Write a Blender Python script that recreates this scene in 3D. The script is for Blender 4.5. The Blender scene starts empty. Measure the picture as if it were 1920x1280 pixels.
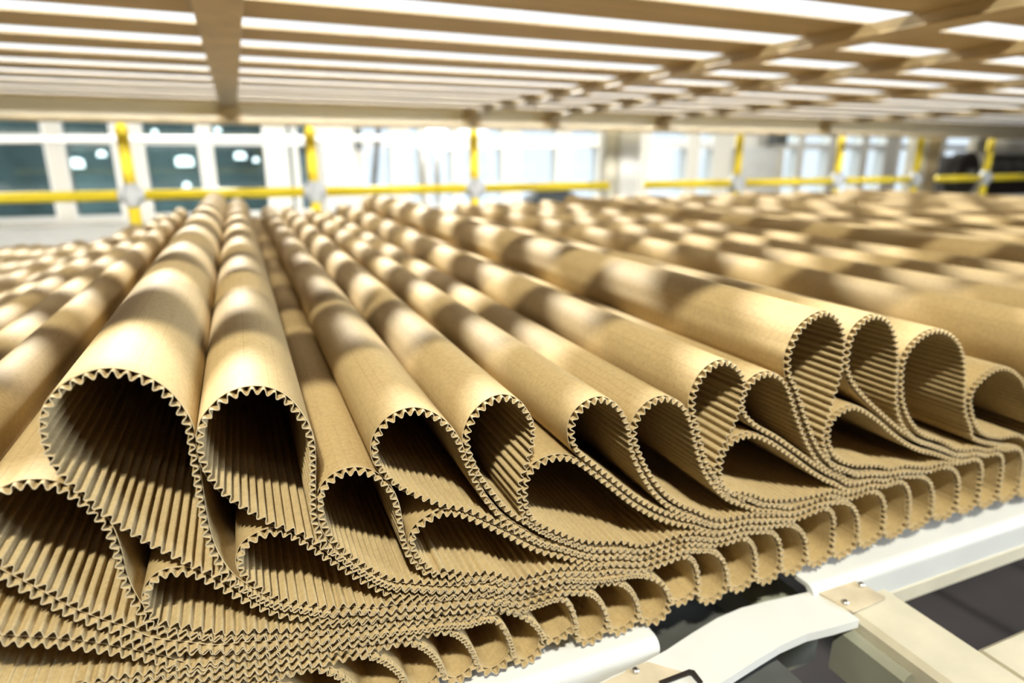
import bpy, math, random
import numpy as np

C = bpy.context.scene.collection
scene = bpy.context.scene
random.seed(4)
D = 0.46            # distance from the lens to the web's near edge, metres
CZ = 2.60           # height of the lens above the hall floor

# ---------------------------------------------------------------- camera
cam_d = bpy.data.cameras.new('camera')
cam = bpy.data.objects.new('camera', cam_d)
C.objects.link(cam)
cam_d.sensor_width = 36.0
cam_d.lens = 22.5
cam_d.clip_start = 0.01
cam_d.clip_end = 200
cam.location = (0, 0, CZ)
cam.rotation_euler = (math.radians(90 - 15.9076), 0, math.radians(-22.6234))
cam_d.dof.use_dof = True
cam_d.dof.focus_distance = 0.515
cam_d.dof.aperture_fstop = 3.2
scene.camera = cam

# ---------------------------------------------------------------- world, sun, lamps, exposure
world = bpy.data.worlds.new('daylight')
scene.world = world
world.use_nodes = True
wn = world.node_tree.nodes
wn['Background'].inputs[0].default_value = (0.93, 0.97, 1.0, 1)
wn['Background'].inputs[1].default_value = 0.88

def lamp(name, kind, energy, color, loc=(0, 0, 0), direction=(0, 0, -1), **kw):
    d = bpy.data.lights.new(name, kind)
    d.energy = energy
    d.color = color
    for k, v in kw.items():
        setattr(d, k, v)
    o = bpy.data.objects.new(name, d)
    C.objects.link(o)
    o.location = loc
    from mathutils import Vector
    o.rotation_euler = Vector(direction).to_track_quat('-Z', 'Y').to_euler()
    return o

lamp('sunlight', 'SUN', 5.8, (1.0, 0.98, 0.92), direction=(0.12, -1.39, -1.0), angle=math.radians(3.0))
lamp('assumed_work_light', 'SPOT', 290, (1.0, 0.94, 0.76), loc=(-0.55, -1.30, CZ + 2.45), direction=(1.0, 1.7, -2.75),
     spot_size=math.radians(62), spot_blend=0.5, shadow_soft_size=0.06)  # assumed lamp behind the camera, placed from the shadow edges inside the folds
lamp('wide_fill_spot', 'SPOT', 110, (1.0, 0.95, 0.80), loc=(-0.35, -1.35, CZ + 2.50), direction=(0.6, 0.85, -1.0),
     spot_size=math.radians(110), spot_blend=0.6, shadow_soft_size=0.08)  # added fill: wide double of the work light, brightens posts and deck
lamp('girder_wall_fill', 'AREA', 60, (1.0, 0.98, 0.93), loc=(2.2, 2.55, CZ + 1.25), direction=(0, 1, -0.12), shape='RECTANGLE', size=8.0, size_y=0.4)  # added fill, no real fixture: brightens the girder and window wall
lamp('far_rail_fill', 'AREA', 75, (1.0, 0.98, 0.92), loc=(1.6, -2.3, CZ + 3.0), direction=(0.03, 5.6, -2.95), shape='RECTANGLE', size=6.5, size_y=1.0, spread=math.radians(34))  # added fill from above the camera, lifts the far posts and rails
lamp('assumed_side_fill', 'AREA', 170, (0.78, 0.88, 1.0), loc=(4.6, -2.2, CZ + 1.3), direction=(-4.3, 2.7, -1.6), shape='RECTANGLE', size=2.2, size_y=1.6)  # assumed cool fill from the right, no window built; lights fold walls facing right
lamp('next_hall_fill', 'AREA', 60, (0.8, 0.95, 1.0), loc=(-1.5, 7.2, CZ + .3), direction=(0, 1, -0.2), shape='RECTANGLE', size=3.5, size_y=0.2)  # added fill behind the dark windows, lifts the teal wall

scene.view_settings.view_transform = 'Standard'
scene.view_settings.look = 'None'
scene.view_settings.exposure = 0.72
scene.view_settings.gamma = 1.0
scene.view_settings.use_curve_mapping = False
scene.cycles.max_bounces = 8
scene.cycles.diffuse_bounces = 5
scene.cycles.use_denoising = True

# ---------------------------------------------------------------- materials
def mat(name, color, rough=0.6, metal=0.0, noise=None, bump=0.0, bscale=60, spec=0.5, coord='Object', stretch=(1, 1, 1)):
    m = bpy.data.materials.new(name)
    m.use_nodes = True
    nt = m.node_tree
    b = nt.nodes['Principled BSDF']
    b.inputs['Base Color'].default_value = (*color, 1)
    b.inputs['Roughness'].default_value = rough
    b.inputs['Metallic'].default_value = metal
    b.inputs['Specular IOR Level'].default_value = spec
    if noise or bump:
        tc = nt.nodes.new('ShaderNodeTexCoord')
        mp = nt.nodes.new('ShaderNodeMapping')
        mp.inputs['Scale'].default_value = stretch
        nt.links.new(tc.outputs[coord], mp.inputs[0])
        nz = nt.nodes.new('ShaderNodeTexNoise')
        nz.inputs['Scale'].default_value = noise[0] if noise else bscale
        nz.inputs['Detail'].default_value = 6
        nt.links.new(mp.outputs[0], nz.inputs['Vector'])
        if noise:
            r = nt.nodes.new('ShaderNodeValToRGB')
            k = noise[1]
            r.color_ramp.elements[0].position = 0.3
            r.color_ramp.elements[1].position = 0.7
            r.color_ramp.elements[0].color = (*[c * (1 - k) for c in color], 1)
            r.color_ramp.elements[1].color = (*[min(1, c * (1 + k)) for c in color], 1)
            nt.links.new(nz.outputs['Fac'], r.inputs[0])
            nt.links.new(r.outputs[0], b.inputs['Base Color'])
        if bump:
            bp = nt.nodes.new('ShaderNodeBump')
            bp.inputs['Strength'].default_value = bump
            bp.inputs['Distance'].default_value = 0.001
            n2 = nt.nodes.new('ShaderNodeTexNoise')
            n2.inputs['Scale'].default_value = bscale
            n2.inputs['Detail'].default_value = 4
            nt.links.new(mp.outputs[0], n2.inputs['Vector'])
            nt.links.new(n2.outputs['Fac'], bp.inputs['Height'])
            nt.links.new(bp.outputs[0], b.inputs['Normal'])
    return m

KRAFT = (0.485, 0.362, 0.178)
def kraft_material(name, color, lines):
    """kraft paper: fine fibres; the smooth liner also shows the faint glue lines of the flutes"""
    m = mat(name, color, 0.68, noise=(260, 0.10), bump=0.25, bscale=900, spec=0.25)
    nt = m.node_tree
    b = nt.nodes['Principled BSDF']
    src = b.inputs['Base Color'].links[0].from_socket
    # broad tone variation between rolls of paper
    tc = nt.nodes.new('ShaderNodeTexCoord')
    mp = nt.nodes.new('ShaderNodeMapping')
    mp.inputs['Scale'].default_value = (1, 0.12, 1)
    nt.links.new(tc.outputs['Object'], mp.inputs[0])
    n = nt.nodes.new('ShaderNodeTexNoise')
    n.inputs['Scale'].default_value = 26
    nt.links.new(mp.outputs[0], n.inputs['Vector'])
    mr = nt.nodes.new('ShaderNodeMapRange')
    mr.inputs['To Min'].default_value = 0.88
    mr.inputs['To Max'].default_value = 1.12
    nt.links.new(n.outputs['Fac'], mr.inputs['Value'])
    mx = nt.nodes.new('ShaderNodeMix')
    mx.data_type = 'RGBA'
    mx.blend_type = 'MULTIPLY'
    mx.inputs['Factor'].default_value = 1.0
    nt.links.new(src, mx.inputs['A'])
    nt.links.new(mr.outputs[0], mx.inputs['B'])
    out = mx.outputs['Result']
    if lines:
        uv = nt.nodes.new('ShaderNodeUVMap')
        sp = nt.nodes.new('ShaderNodeSeparateXYZ')
        nt.links.new(uv.outputs[0], sp.inputs[0])
        fr = nt.nodes.new('ShaderNodeMath')
        fr.operation = 'FRACT'
        nt.links.new(sp.outputs['X'], fr.inputs[0])
        rp = nt.nodes.new('ShaderNodeValToRGB')
        e = rp.color_ramp.elements
        e[0].position = 0.0
        e[0].color = (0, 0, 0, 1)
        e[1].position = 1.0
        e[1].color = (0, 0, 0, 1)
        for p, v in ((0.46, 0), (0.5, 1), (0.54, 0)):
            q = rp.color_ramp.elements.new(p)
            q.color = (v, v, v, 1)
        nt.links.new(fr.outputs[0], rp.inputs[0])
        # the lines come and go along the sheet
        n3 = nt.nodes.new('ShaderNodeTexNoise')
        n3.inputs['Scale'].default_value = 3.0
        nt.links.new(uv.outputs[0], n3.inputs['Vector'])
        r3 = nt.nodes.new('ShaderNodeMapRange')
        r3.inputs['From Min'].default_value = 0.42
        r3.inputs['From Max'].default_value = 0.62
        r3.inputs['To Max'].default_value = 0.8
        nt.links.new(n3.outputs['Fac'], r3.inputs['Value'])
        ml = nt.nodes.new('ShaderNodeMath')
        ml.operation = 'MULTIPLY'
        nt.links.new(rp.outputs[0], ml.inputs[0])
        nt.links.new(r3.outputs[0], ml.inputs[1])
        m2 = nt.nodes.new('ShaderNodeMix')
        m2.data_type = 'RGBA'
        nt.links.new(ml.outputs[0], m2.inputs['Factor'])
        nt.links.new(out, m2.inputs['A'])
        m2.inputs['B'].default_value = (0.30, 0.18, 0.07, 1)
        out = m2.outputs['Result']
    nt.links.new(out, b.inputs['Base Color'])
    return m

M = {}
M['liner'] = kraft_material('kraft_liner', KRAFT, True)
M['flute'] = kraft_material('kraft_flute', (0.50, 0.385, 0.205), False)
M['white_metal'] = mat('white_painted_metal', (0.72, 0.73, 0.71), 0.32, noise=(9, 0.05), bump=0.05, bscale=40)
M['cream_metal'] = mat('cream_painted_metal', (0.66, 0.62, 0.49), 0.5, noise=(14, 0.12), bump=0.1, bscale=60)
M['worn_plate'] = mat('worn_cream_plate', (0.60, 0.52, 0.38), 0.45, noise=(22, 0.25), bump=0.2, bscale=60)
M['slat'] = mat('tan_deck_board', (0.42, 0.33, 0.20), 0.55, noise=(7, 0.15), stretch=(0.4, 3, 3))
M['beam'] = mat('tan_painted_steel', (0.46, 0.36, 0.20), 0.42, noise=(10, 0.2))
M['yellow'] = mat('yellow_paint', (0.95, 0.74, 0.03), 0.5)
M['clamp'] = mat('galvanised_steel', (0.72, 0.76, 0.78), 0.7)
M['white_frame'] = mat('white_window_frame', (0.86, 0.85, 0.80), 0.5)
M['wall'] = mat('cream_wall', (0.80, 0.77, 0.68), 0.8, noise=(3, 0.04))
M['girder'] = mat('cream_girder_paint', (0.86, 0.82, 0.68), 0.5)
M['edge'] = mat('pale_cut_paper_edge', (0.70, 0.58, 0.38), 0.7, noise=(300, 0.1))
M['floor'] = mat('brown_floor', (0.010, 0.006, 0.005), 0.6, noise=(4, 0.3))
M['dark_steel'] = mat('dark_grey_steel', (0.10, 0.105, 0.10), 0.4, noise=(12, 0.3))
M['grey_green'] = mat('grey_green_steel', (0.33, 0.34, 0.27), 0.45, noise=(12, 0.15))
M['machine'] = mat('black_machine', (0.03, 0.025, 0.022), 0.5, noise=(6, 0.5))
M['hall_wall'] = mat('brown_grey_wall', (0.16, 0.13, 0.09), 0.8, noise=(1, 0.2))
M['teal_wall'] = mat('dark_teal_wall', (0.15, 0.19, 0.19), 0.7, noise=(1.2, 0.5))
M['blue_grey'] = mat('pale_blue_panel', (0.52, 0.66, 0.78), 0.6, noise=(2, 0.12))
M['dome'] = mat('matt_dark_cover', (0.05, 0.06, 0.065), 0.85)
M['screw'] = mat('bright_screw', (0.75, 0.75, 0.72), 0.25, metal=0.9)
M['hole'] = mat('hole_shade_black', (0.02, 0.015, 0.012), 0.6)  # near-black colour stands in for the shade inside slot and screw sockets

def emit(name, color, s):
    m = bpy.data.materials.new(name)
    m.use_nodes = True
    b = m.node_tree.nodes['Principled BSDF']
    b.inputs['Emission Color'].default_value = (*color, 1)
    b.inputs['Emission Strength'].default_value = s
    return m
M['lamp'] = emit('lamp_glow', (0.92, 0.97, 1.0), 3.5)

def glass(name, tint, alpha):
    m = bpy.data.materials.new(name)
    m.use_nodes = True
    nt = m.node_tree
    nt.nodes.remove(nt.nodes['Principled BSDF'])
    o = nt.nodes['Material Output']
    t = nt.nodes.new('ShaderNodeBsdfTransparent')
    t.inputs[0].default_value = (*tint, 1)
    g = nt.nodes.new('ShaderNodeBsdfGlossy')
    g.inputs['Roughness'].default_value = 0.05
    mx = nt.nodes.new('ShaderNodeMixShader')
    mx.inputs[0].default_value = alpha
    nt.links.new(t.outputs[0], mx.inputs[1])
    nt.links.new(g.outputs[0], mx.inputs[2])
    nt.links.new(mx.outputs[0], o.inputs['Surface'])
    return m
M['glass_dark'] = glass('dark_glass', (0.68, 0.75, 0.74), 0.05)
M['glass_pale'] = glass('pale_blue_glass', (0.88, 0.93, 0.97), 0.06)

# ---------------------------------------------------------------- object helpers
def tag(o, label=None, cat=None, group=None, kind=None):
    if label: o['label'] = label
    if cat: o['category'] = cat
    if group: o['group'] = group
    if kind: o['kind'] = kind
    return o

def empty(name, loc, label, cat, group=None):
    o = bpy.data.objects.new(name, None)
    o.empty_display_size = 0.05
    C.objects.link(o)
    o.location = loc
    return tag(o, label, cat, group)

class MB:
    """collects boxes, tubes and prisms in world coordinates; build() links them as ONE mesh"""
    def __init__(s):
        s.v = []; s.f = []
    def box(s, x0, x1, y0, y1, z0, z1, b=0.0):
        n = len(s.v)
        if b <= 0:
            s.v += [(x, y, z) for x in (x0, x1) for y in (y0, y1) for z in (z0, z1)]
            s.f += [tuple(n + i for i in q) for q in ((0, 1, 3, 2), (4, 6, 7, 5), (0, 4, 5, 1), (2, 3, 7, 6), (0, 2, 6, 4), (1, 5, 7, 3))]
        else:
            # bevelled along the long direction: octagonal section
            L = max((x1 - x0, 0), (y1 - y0, 1), (z1 - z0, 2))[1]
            if L == 0:
                prof = [(y0 + b, z0), (y1 - b, z0), (y1, z0 + b), (y1, z1 - b), (y1 - b, z1), (y0 + b, z1), (y0, z1 - b), (y0, z0 + b)]
                s.prism([(x0, p, q) for p, q in prof], (x1 - x0, 0, 0))
            elif L == 1:
                prof = [(x0 + b, z0), (x1 - b, z0), (x1, z0 + b), (x1, z1 - b), (x1 - b, z1), (x0 + b, z1), (x0, z1 - b), (x0, z0 + b)]
                s.prism([(p, y0, q) for p, q in prof], (0, y1 - y0, 0))
            else:
                prof = [(x0 + b, y0), (x1 - b, y0), (x1, y0 + b), (x1, y1 - b), (x1 - b, y1), (x0 + b, y1), (x0, y1 - b), (x0, y0 + b)]
                s.prism([(p, q, z0) for p, q in prof], (0, 0, z1 - z0))
        return s
    def prism(s, pts, d):
        n = len(s.v); k = len(pts)
        s.v += list(pts) + [(p[0] + d[0], p[1] + d[1], p[2] + d[2]) for p in pts]
        s.f.append(tuple(range(n, n + k)))
        s.f.append(tuple(range(n + 2 * k - 1, n + k - 1, -1)))
        for i in range(k):
            j = (i + 1) % k
            s.f.append((n + i, n + k + i, n + k + j, n + j))
        return s
    def tube(s, path, r, seg=14, cap=True):
        P = np.array(path, float)
        n0 = len(s.v)
        for i, p in enumerate(P):
            t = P[min(i + 1, len(P) - 1)] - P[max(i - 1, 0)]
            t /= np.linalg.norm(t)
            a = np.cross(t, (0, 0, 1) if abs(t[2]) < 0.9 else (0, 1, 0)); a /= np.linalg.norm(a)
            b = np.cross(t, a)
            rr = r[i] if hasattr(r, '__len__') else r
            for k in range(seg):
                th = 2 * math.pi * k / seg
                s.v.append(tuple(p + rr * (math.cos(th) * a + math.sin(th) * b)))
        for i in range(len(P) - 1):
            for k in range(seg):
                j = (k + 1) % seg
                s.f.append((n0 + i * seg + k, n0 + i * seg + j, n0 + (i + 1) * seg + j, n0 + (i + 1) * seg + k))
        if cap:
            s.f.append(tuple(n0 + k for k in range(seg)))
            s.f.append(tuple(n0 + (len(P) - 1) * seg + k for k in range(seg - 1, -1, -1)))
        return s
    def build(s, name, m, parent=None, smooth=False):
        me = bpy.data.meshes.new(name)
        o = bpy.data.objects.new(name, me)
        off = np.zeros(3)
        if parent is not None:
            off = np.array(parent.location)
            if parent.parent: off = off + np.array(parent.parent.location)
        V = [tuple(np.array(v) - off) for v in s.v]
        me.from_pydata(V, [], s.f)
        me.materials.append(m)
        import bmesh
        bm = bmesh.new(); bm.from_mesh(me)
        bmesh.ops.recalc_face_normals(bm, faces=bm.faces)
        bm.to_mesh(me); bm.free()
        if smooth:
            for p in me.polygons: p.use_smooth = True
        C.objects.link(o)
        if parent is not None: o.parent = parent
        return o

def struct(name, mb, m, smooth=False):
    return tag(mb.build(name, m, None, smooth), kind='structure')

# ================================================================ the corrugated web
# Each trace is one crest of the web's near edge: (x, z) from the lens, metres, from where its lower leg
# leaves the pressed pack, over the crest, to where its upper leg comes down on the pack again.
FOLD_TRACES = [
    ((-0.036, -0.377), (-0.0663, -0.3732), (-0.0973, -0.3717), (-0.1287, -0.3695), (-0.1611, -0.3665), (-0.1936, -0.3601), (-0.223, -0.3485), (-0.2456, -0.3269), (-0.2555, -0.3007), (-0.2511, -0.2805), (-0.2357, -0.2737), (-0.2157, -0.2848), (-0.194, -0.3001), (-0.1783, -0.3082), (-0.1503, -0.3202), (-0.1209, -0.3355), (-0.0899, -0.3556), (-0.067, -0.3729)),
    ((-0.1169, -0.3329), (-0.131, -0.3255), (-0.1447, -0.3184), (-0.1581, -0.3124), (-0.1719, -0.307), (-0.1933, -0.2965), (-0.2148, -0.2803), (-0.2271, -0.2569), (-0.2278, -0.2302), (-0.2231, -0.2023), (-0.2139, -0.1761), (-0.2018, -0.1594), (-0.1895, -0.1536), (-0.1791, -0.1589), (-0.1758, -0.1728), (-0.1786, -0.1903), (-0.1866, -0.2069), (-0.19, -0.2249), (-0.1834, -0.2439), (-0.1694, -0.2591), (-0.1611, -0.2689), (-0.1513, -0.2805), (-0.1419, -0.2925), (-0.132, -0.3032), (-0.1228, -0.3113), (-0.1147, -0.318), (-0.1078, -0.3236)),
    ((-0.0967, -0.3283), (-0.1038, -0.3228), (-0.1143, -0.3154), (-0.1224, -0.3087), (-0.1316, -0.3007), (-0.1415, -0.2899), (-0.1509, -0.2782), (-0.1606, -0.2664), (-0.1688, -0.2554), (-0.1799, -0.2401), (-0.1838, -0.2245), (-0.1793, -0.2105), (-0.1689, -0.2027), (-0.1591, -0.2018), (-0.1528, -0.1994), (-0.1469, -0.1991), (-0.141, -0.1999), (-0.1339, -0.202), (-0.1289, -0.2046), (-0.1247, -0.2083), (-0.1206, -0.2131), (-0.1165, -0.2188), (-0.1125, -0.2248), (-0.1075, -0.235), (-0.1048, -0.2416), (-0.1034, -0.248), (-0.1025, -0.2556), (-0.1018, -0.2637), (-0.1016, -0.2727), (-0.1014, -0.2819), (-0.1003, -0.2904), (-0.0985, -0.2992), (-0.0964, -0.3066), (-0.0942, -0.3131), (-0.0911, -0.3199), (-0.0868, -0.3261)),
    ((-0.0585, -0.3453), (-0.0673, -0.341), (-0.075, -0.3363), (-0.0818, -0.3312), (-0.0875, -0.3259), (-0.0919, -0.3197), (-0.0945, -0.313), (-0.0952, -0.3064), (-0.0944, -0.3004), (-0.0925, -0.2957), (-0.0891, -0.2905), (-0.0846, -0.2866), (-0.0796, -0.2844), (-0.074, -0.2844), (-0.0677, -0.2854), (-0.0615, -0.2876), (-0.0553, -0.2917), (-0.0494, -0.2976), (-0.0441, -0.3029), (-0.0387, -0.3085), (-0.0333, -0.3144), (-0.0278, -0.3205), (-0.0222, -0.3258), (-0.0164, -0.331)),
    ((-0.0236, -0.3226), (-0.03, -0.3157), (-0.0362, -0.309), (-0.0423, -0.3025), (-0.0476, -0.297), (-0.0536, -0.2913), (-0.0582, -0.2879), (-0.0641, -0.2826), (-0.0698, -0.2765), (-0.0754, -0.2709), (-0.0809, -0.2653), (-0.0871, -0.2595), (-0.0916, -0.2534), (-0.0968, -0.2477), (-0.1019, -0.2416), (-0.1061, -0.2353), (-0.1121, -0.2268), (-0.117, -0.2171), (-0.121, -0.2111), (-0.1248, -0.2048), (-0.1284, -0.1975), (-0.131, -0.1903), (-0.1327, -0.1825), (-0.1334, -0.1746), (-0.1332, -0.1669), (-0.1321, -0.1602), (-0.1302, -0.1537), (-0.1274, -0.1487), (-0.124, -0.1442), (-0.1197, -0.1402), (-0.1122, -0.1351), (-0.105, -0.1322), (-0.0979, -0.1303), (-0.0889, -0.1301), (-0.0815, -0.1319), (-0.0742, -0.1352), (-0.0675, -0.1393), (-0.061, -0.1455), (-0.0559, -0.152), (-0.0523, -0.1588), (-0.0494, -0.1656), (-0.0471, -0.1724), (-0.0458, -0.18), (-0.0458, -0.1875), (-0.0458, -0.196), (-0.0458, -0.2056), (-0.0457, -0.2133), (-0.0457, -0.2211), (-0.0457, -0.23), (-0.0457, -0.238), (-0.0454, -0.2532), (-0.0445, -0.2637), (-0.0432, -0.2734), (-0.0409, -0.2824), (-0.0384, -0.2905), (-0.035, -0.2979), (-0.0313, -0.3041), (-0.0267, -0.31)),
    ((0.0335, -0.3518), (0.0175, -0.3457), (0.004, -0.338), (-0.0073, -0.3298), (-0.0163, -0.3209), (-0.0226, -0.3123), (-0.0272, -0.3058), (-0.0301, -0.3003), (-0.0312, -0.2946), (-0.031, -0.2893), (-0.0298, -0.2843), (-0.0273, -0.2791), (-0.0229, -0.2743), (-0.0166, -0.2712), (-0.0103, -0.2692), (-0.0023, -0.2692), (0.0055, -0.2716), (0.0114, -0.2754), (0.0173, -0.281), (0.0233, -0.2874), (0.0284, -0.2933), (0.0345, -0.3004), (0.0408, -0.3069), (0.0471, -0.3138), (0.0535, -0.3208), (0.06, -0.3279), (0.0677, -0.3351), (0.0745, -0.3418), (0.0835, -0.3489)),
    ((0.0836, -0.3473), (0.0746, -0.3404), (0.0678, -0.3337), (0.0601, -0.3262), (0.0536, -0.3191), (0.0472, -0.3121), (0.0409, -0.3052), (0.0346, -0.2988), (0.0285, -0.2919), (0.0225, -0.2853), (0.0175, -0.2797), (0.0115, -0.2746), (0.0055, -0.2708), (-0.0004, -0.2672), (-0.0061, -0.2628), (-0.0117, -0.2576), (-0.0172, -0.2522), (-0.0225, -0.2465), (-0.0278, -0.2407), (-0.0329, -0.2344), (-0.0374, -0.2274), (-0.0411, -0.2204), (-0.0437, -0.2123), (-0.0455, -0.2043), (-0.0462, -0.197), (-0.0457, -0.1895), (-0.0444, -0.1822), (-0.0421, -0.176), (-0.0389, -0.1705), (-0.0344, -0.1657), (-0.0285, -0.1604), (-0.0209, -0.1562), (-0.0126, -0.1541), (-0.0029, -0.1541), (0.0052, -0.1564), (0.0123, -0.1605), (0.0178, -0.1656), (0.0224, -0.1721), (0.0261, -0.1795), (0.0294, -0.1869), (0.0318, -0.1953), (0.0329, -0.2035), (0.033, -0.2117), (0.0325, -0.2209), (0.0317, -0.23), (0.0309, -0.2393), (0.0302, -0.2487), (0.0296, -0.2593), (0.0296, -0.2668), (0.0311, -0.2742), (0.0333, -0.2819), (0.0364, -0.2888), (0.0406, -0.2961), (0.0459, -0.3031), (0.0513, -0.3097), (0.0568, -0.3161), (0.0634, -0.3229), (0.0701, -0.3295), (0.077, -0.3348), (0.084, -0.3397)),
    ((0.0841, -0.3385), (0.077, -0.3337), (0.0702, -0.3281), (0.0635, -0.3216), (0.0569, -0.3147), (0.0514, -0.3086), (0.046, -0.3018), (0.0407, -0.2948), (0.0364, -0.2877), (0.0337, -0.2804), (0.0314, -0.2732), (0.0303, -0.267), (0.0301, -0.2626), (0.0302, -0.2551), (0.0311, -0.2489), (0.0334, -0.243), (0.0375, -0.2375), (0.0443, -0.2328), (0.052, -0.2304), (0.0614, -0.2305), (0.069, -0.2328), (0.0761, -0.2369), (0.0816, -0.2429), (0.0867, -0.25), (0.0899, -0.2562), (0.0925, -0.2641), (0.0942, -0.2713), (0.0954, -0.2795), (0.096, -0.2877), (0.0967, -0.296), (0.0976, -0.3008), (0.0988, -0.3082), (0.1009, -0.3153), (0.1045, -0.3223), (0.1091, -0.3293), (0.1143, -0.3358)),
    ((0.1784, -0.3646), (0.1665, -0.3627), (0.1571, -0.3611), (0.1467, -0.3578), (0.1376, -0.354), (0.1287, -0.3489), (0.1212, -0.3427), (0.1148, -0.3366), (0.1096, -0.3303), (0.105, -0.3242), (0.1018, -0.3173), (0.1, -0.3109), (0.1, -0.305), (0.1013, -0.2994), (0.1079, -0.2906), (0.1155, -0.2865), (0.1241, -0.2835), (0.1328, -0.2833), (0.1415, -0.2857), (0.1492, -0.2894), (0.1569, -0.2945), (0.1648, -0.3003), (0.1728, -0.3059), (0.181, -0.3122), (0.1918, -0.3203), (0.2002, -0.3274), (0.2088, -0.3341), (0.2189, -0.3412), (0.2278, -0.3465), (0.2382, -0.3515)),
    ((0.2278, -0.345), (0.2189, -0.3399), (0.2088, -0.3326), (0.2002, -0.3259), (0.1918, -0.3188), (0.1798, -0.31), (0.1717, -0.304), (0.1637, -0.2982), (0.1558, -0.2928), (0.1481, -0.2882), (0.1404, -0.2847), (0.1328, -0.2818), (0.1265, -0.2786), (0.1202, -0.275), (0.1129, -0.2705), (0.1063, -0.266), (0.0998, -0.2612), (0.0939, -0.256), (0.0882, -0.2503), (0.083, -0.2438), (0.0785, -0.2369), (0.0759, -0.2309), (0.0744, -0.2242), (0.0743, -0.2168), (0.0757, -0.2097), (0.079, -0.2029), (0.0842, -0.1965), (0.0912, -0.1919), (0.0992, -0.189), (0.1091, -0.1883), (0.1181, -0.1909), (0.126, -0.1954), (0.1331, -0.2013), (0.1392, -0.2083), (0.1443, -0.2163), (0.1484, -0.2248), (0.1509, -0.2331), (0.154, -0.2419), (0.1577, -0.2516), (0.1614, -0.261), (0.1658, -0.2705), (0.1708, -0.2802), (0.1765, -0.2889), (0.1828, -0.2978), (0.1899, -0.3059), (0.1977, -0.3133), (0.2062, -0.3205)),
    ((0.2148, -0.3226), (0.2037, -0.3142), (0.1953, -0.3071), (0.1881, -0.2999), (0.1811, -0.2915), (0.1754, -0.283), (0.1697, -0.2742), (0.1642, -0.2657), (0.1598, -0.2578), (0.1561, -0.2489), (0.1529, -0.2403), (0.1504, -0.2319), (0.1495, -0.2239), (0.1502, -0.2162), (0.153, -0.209), (0.1563, -0.2029), (0.1618, -0.1972), (0.1695, -0.1918), (0.1772, -0.1888), (0.1872, -0.1887), (0.1962, -0.1925), (0.2031, -0.1986), (0.2077, -0.2055), (0.2113, -0.2118), (0.2137, -0.2191), (0.2146, -0.2273), (0.2139, -0.2354), (0.2122, -0.2433), (0.2097, -0.2512), (0.207, -0.259), (0.2044, -0.2669), (0.2023, -0.2743), (0.2016, -0.2821), (0.2021, -0.2901), (0.2042, -0.298), (0.2076, -0.3059), (0.2129, -0.3138), (0.2198, -0.3206)),
    ((0.291, -0.3555), (0.2744, -0.351), (0.2529, -0.3438), (0.2385, -0.3366), (0.2243, -0.3268), (0.213, -0.3151), (0.2065, -0.3057), (0.2033, -0.2984), (0.2021, -0.2907), (0.2016, -0.2833), (0.2018, -0.276), (0.2035, -0.2691), (0.2065, -0.2627), (0.2124, -0.2571), (0.2207, -0.2535), (0.2304, -0.2518), (0.2403, -0.2525), (0.2491, -0.2554), (0.2568, -0.2599), (0.2646, -0.266), (0.2713, -0.272), (0.2795, -0.2794), (0.2878, -0.2871), (0.2962, -0.2949), (0.3049, -0.3033), (0.3136, -0.3112), (0.3225, -0.3189), (0.333, -0.3271), (0.3437, -0.3346), (0.3545, -0.3413), (0.3653, -0.3469), (0.3779, -0.3525)),
    ((0.3809, -0.3517), (0.3698, -0.3466), (0.3589, -0.3409), (0.3481, -0.3347), (0.3374, -0.3277), (0.3268, -0.3201), (0.3165, -0.3119), (0.3077, -0.3039), (0.299, -0.2959), (0.2905, -0.288), (0.2822, -0.2805), (0.274, -0.2729), (0.2659, -0.2653), (0.2593, -0.2594), (0.2541, -0.2541), (0.2501, -0.2479), (0.2474, -0.2402), (0.2462, -0.2328), (0.2464, -0.2257), (0.2486, -0.219), (0.2528, -0.2126), (0.26, -0.2072), (0.2686, -0.2038), (0.2787, -0.2033), (0.2879, -0.2071), (0.296, -0.2133), (0.3016, -0.2202), (0.306, -0.2283), (0.3095, -0.2362), (0.3115, -0.2441), (0.3132, -0.2531), (0.3155, -0.2618), (0.3192, -0.2708), (0.3235, -0.2794), (0.329, -0.289), (0.3354, -0.2992), (0.3421, -0.3086), (0.3497, -0.3172), (0.3576, -0.3251), (0.3672, -0.3328), (0.3784, -0.3401), (0.3912, -0.3468)),
    ((0.391, -0.3441), (0.3781, -0.3372), (0.3669, -0.3297), (0.3574, -0.3219), (0.3486, -0.3127), (0.3406, -0.3027), (0.3327, -0.292), (0.3264, -0.2816), (0.3216, -0.2719), (0.3169, -0.2621), (0.3135, -0.2526), (0.312, -0.2441), (0.3126, -0.2368), (0.3155, -0.2298), (0.3205, -0.2232), (0.3282, -0.217), (0.3376, -0.2132), (0.3486, -0.213), (0.3588, -0.2172), (0.3679, -0.223), (0.3744, -0.2306), (0.3769, -0.2351), (0.382, -0.2449), (0.3856, -0.256), (0.3888, -0.2665), (0.3925, -0.2765), (0.3966, -0.2867), (0.4018, -0.2973), (0.4082, -0.3076), (0.4164, -0.3176), (0.4263, -0.3283), (0.4388, -0.3389)),
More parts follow.
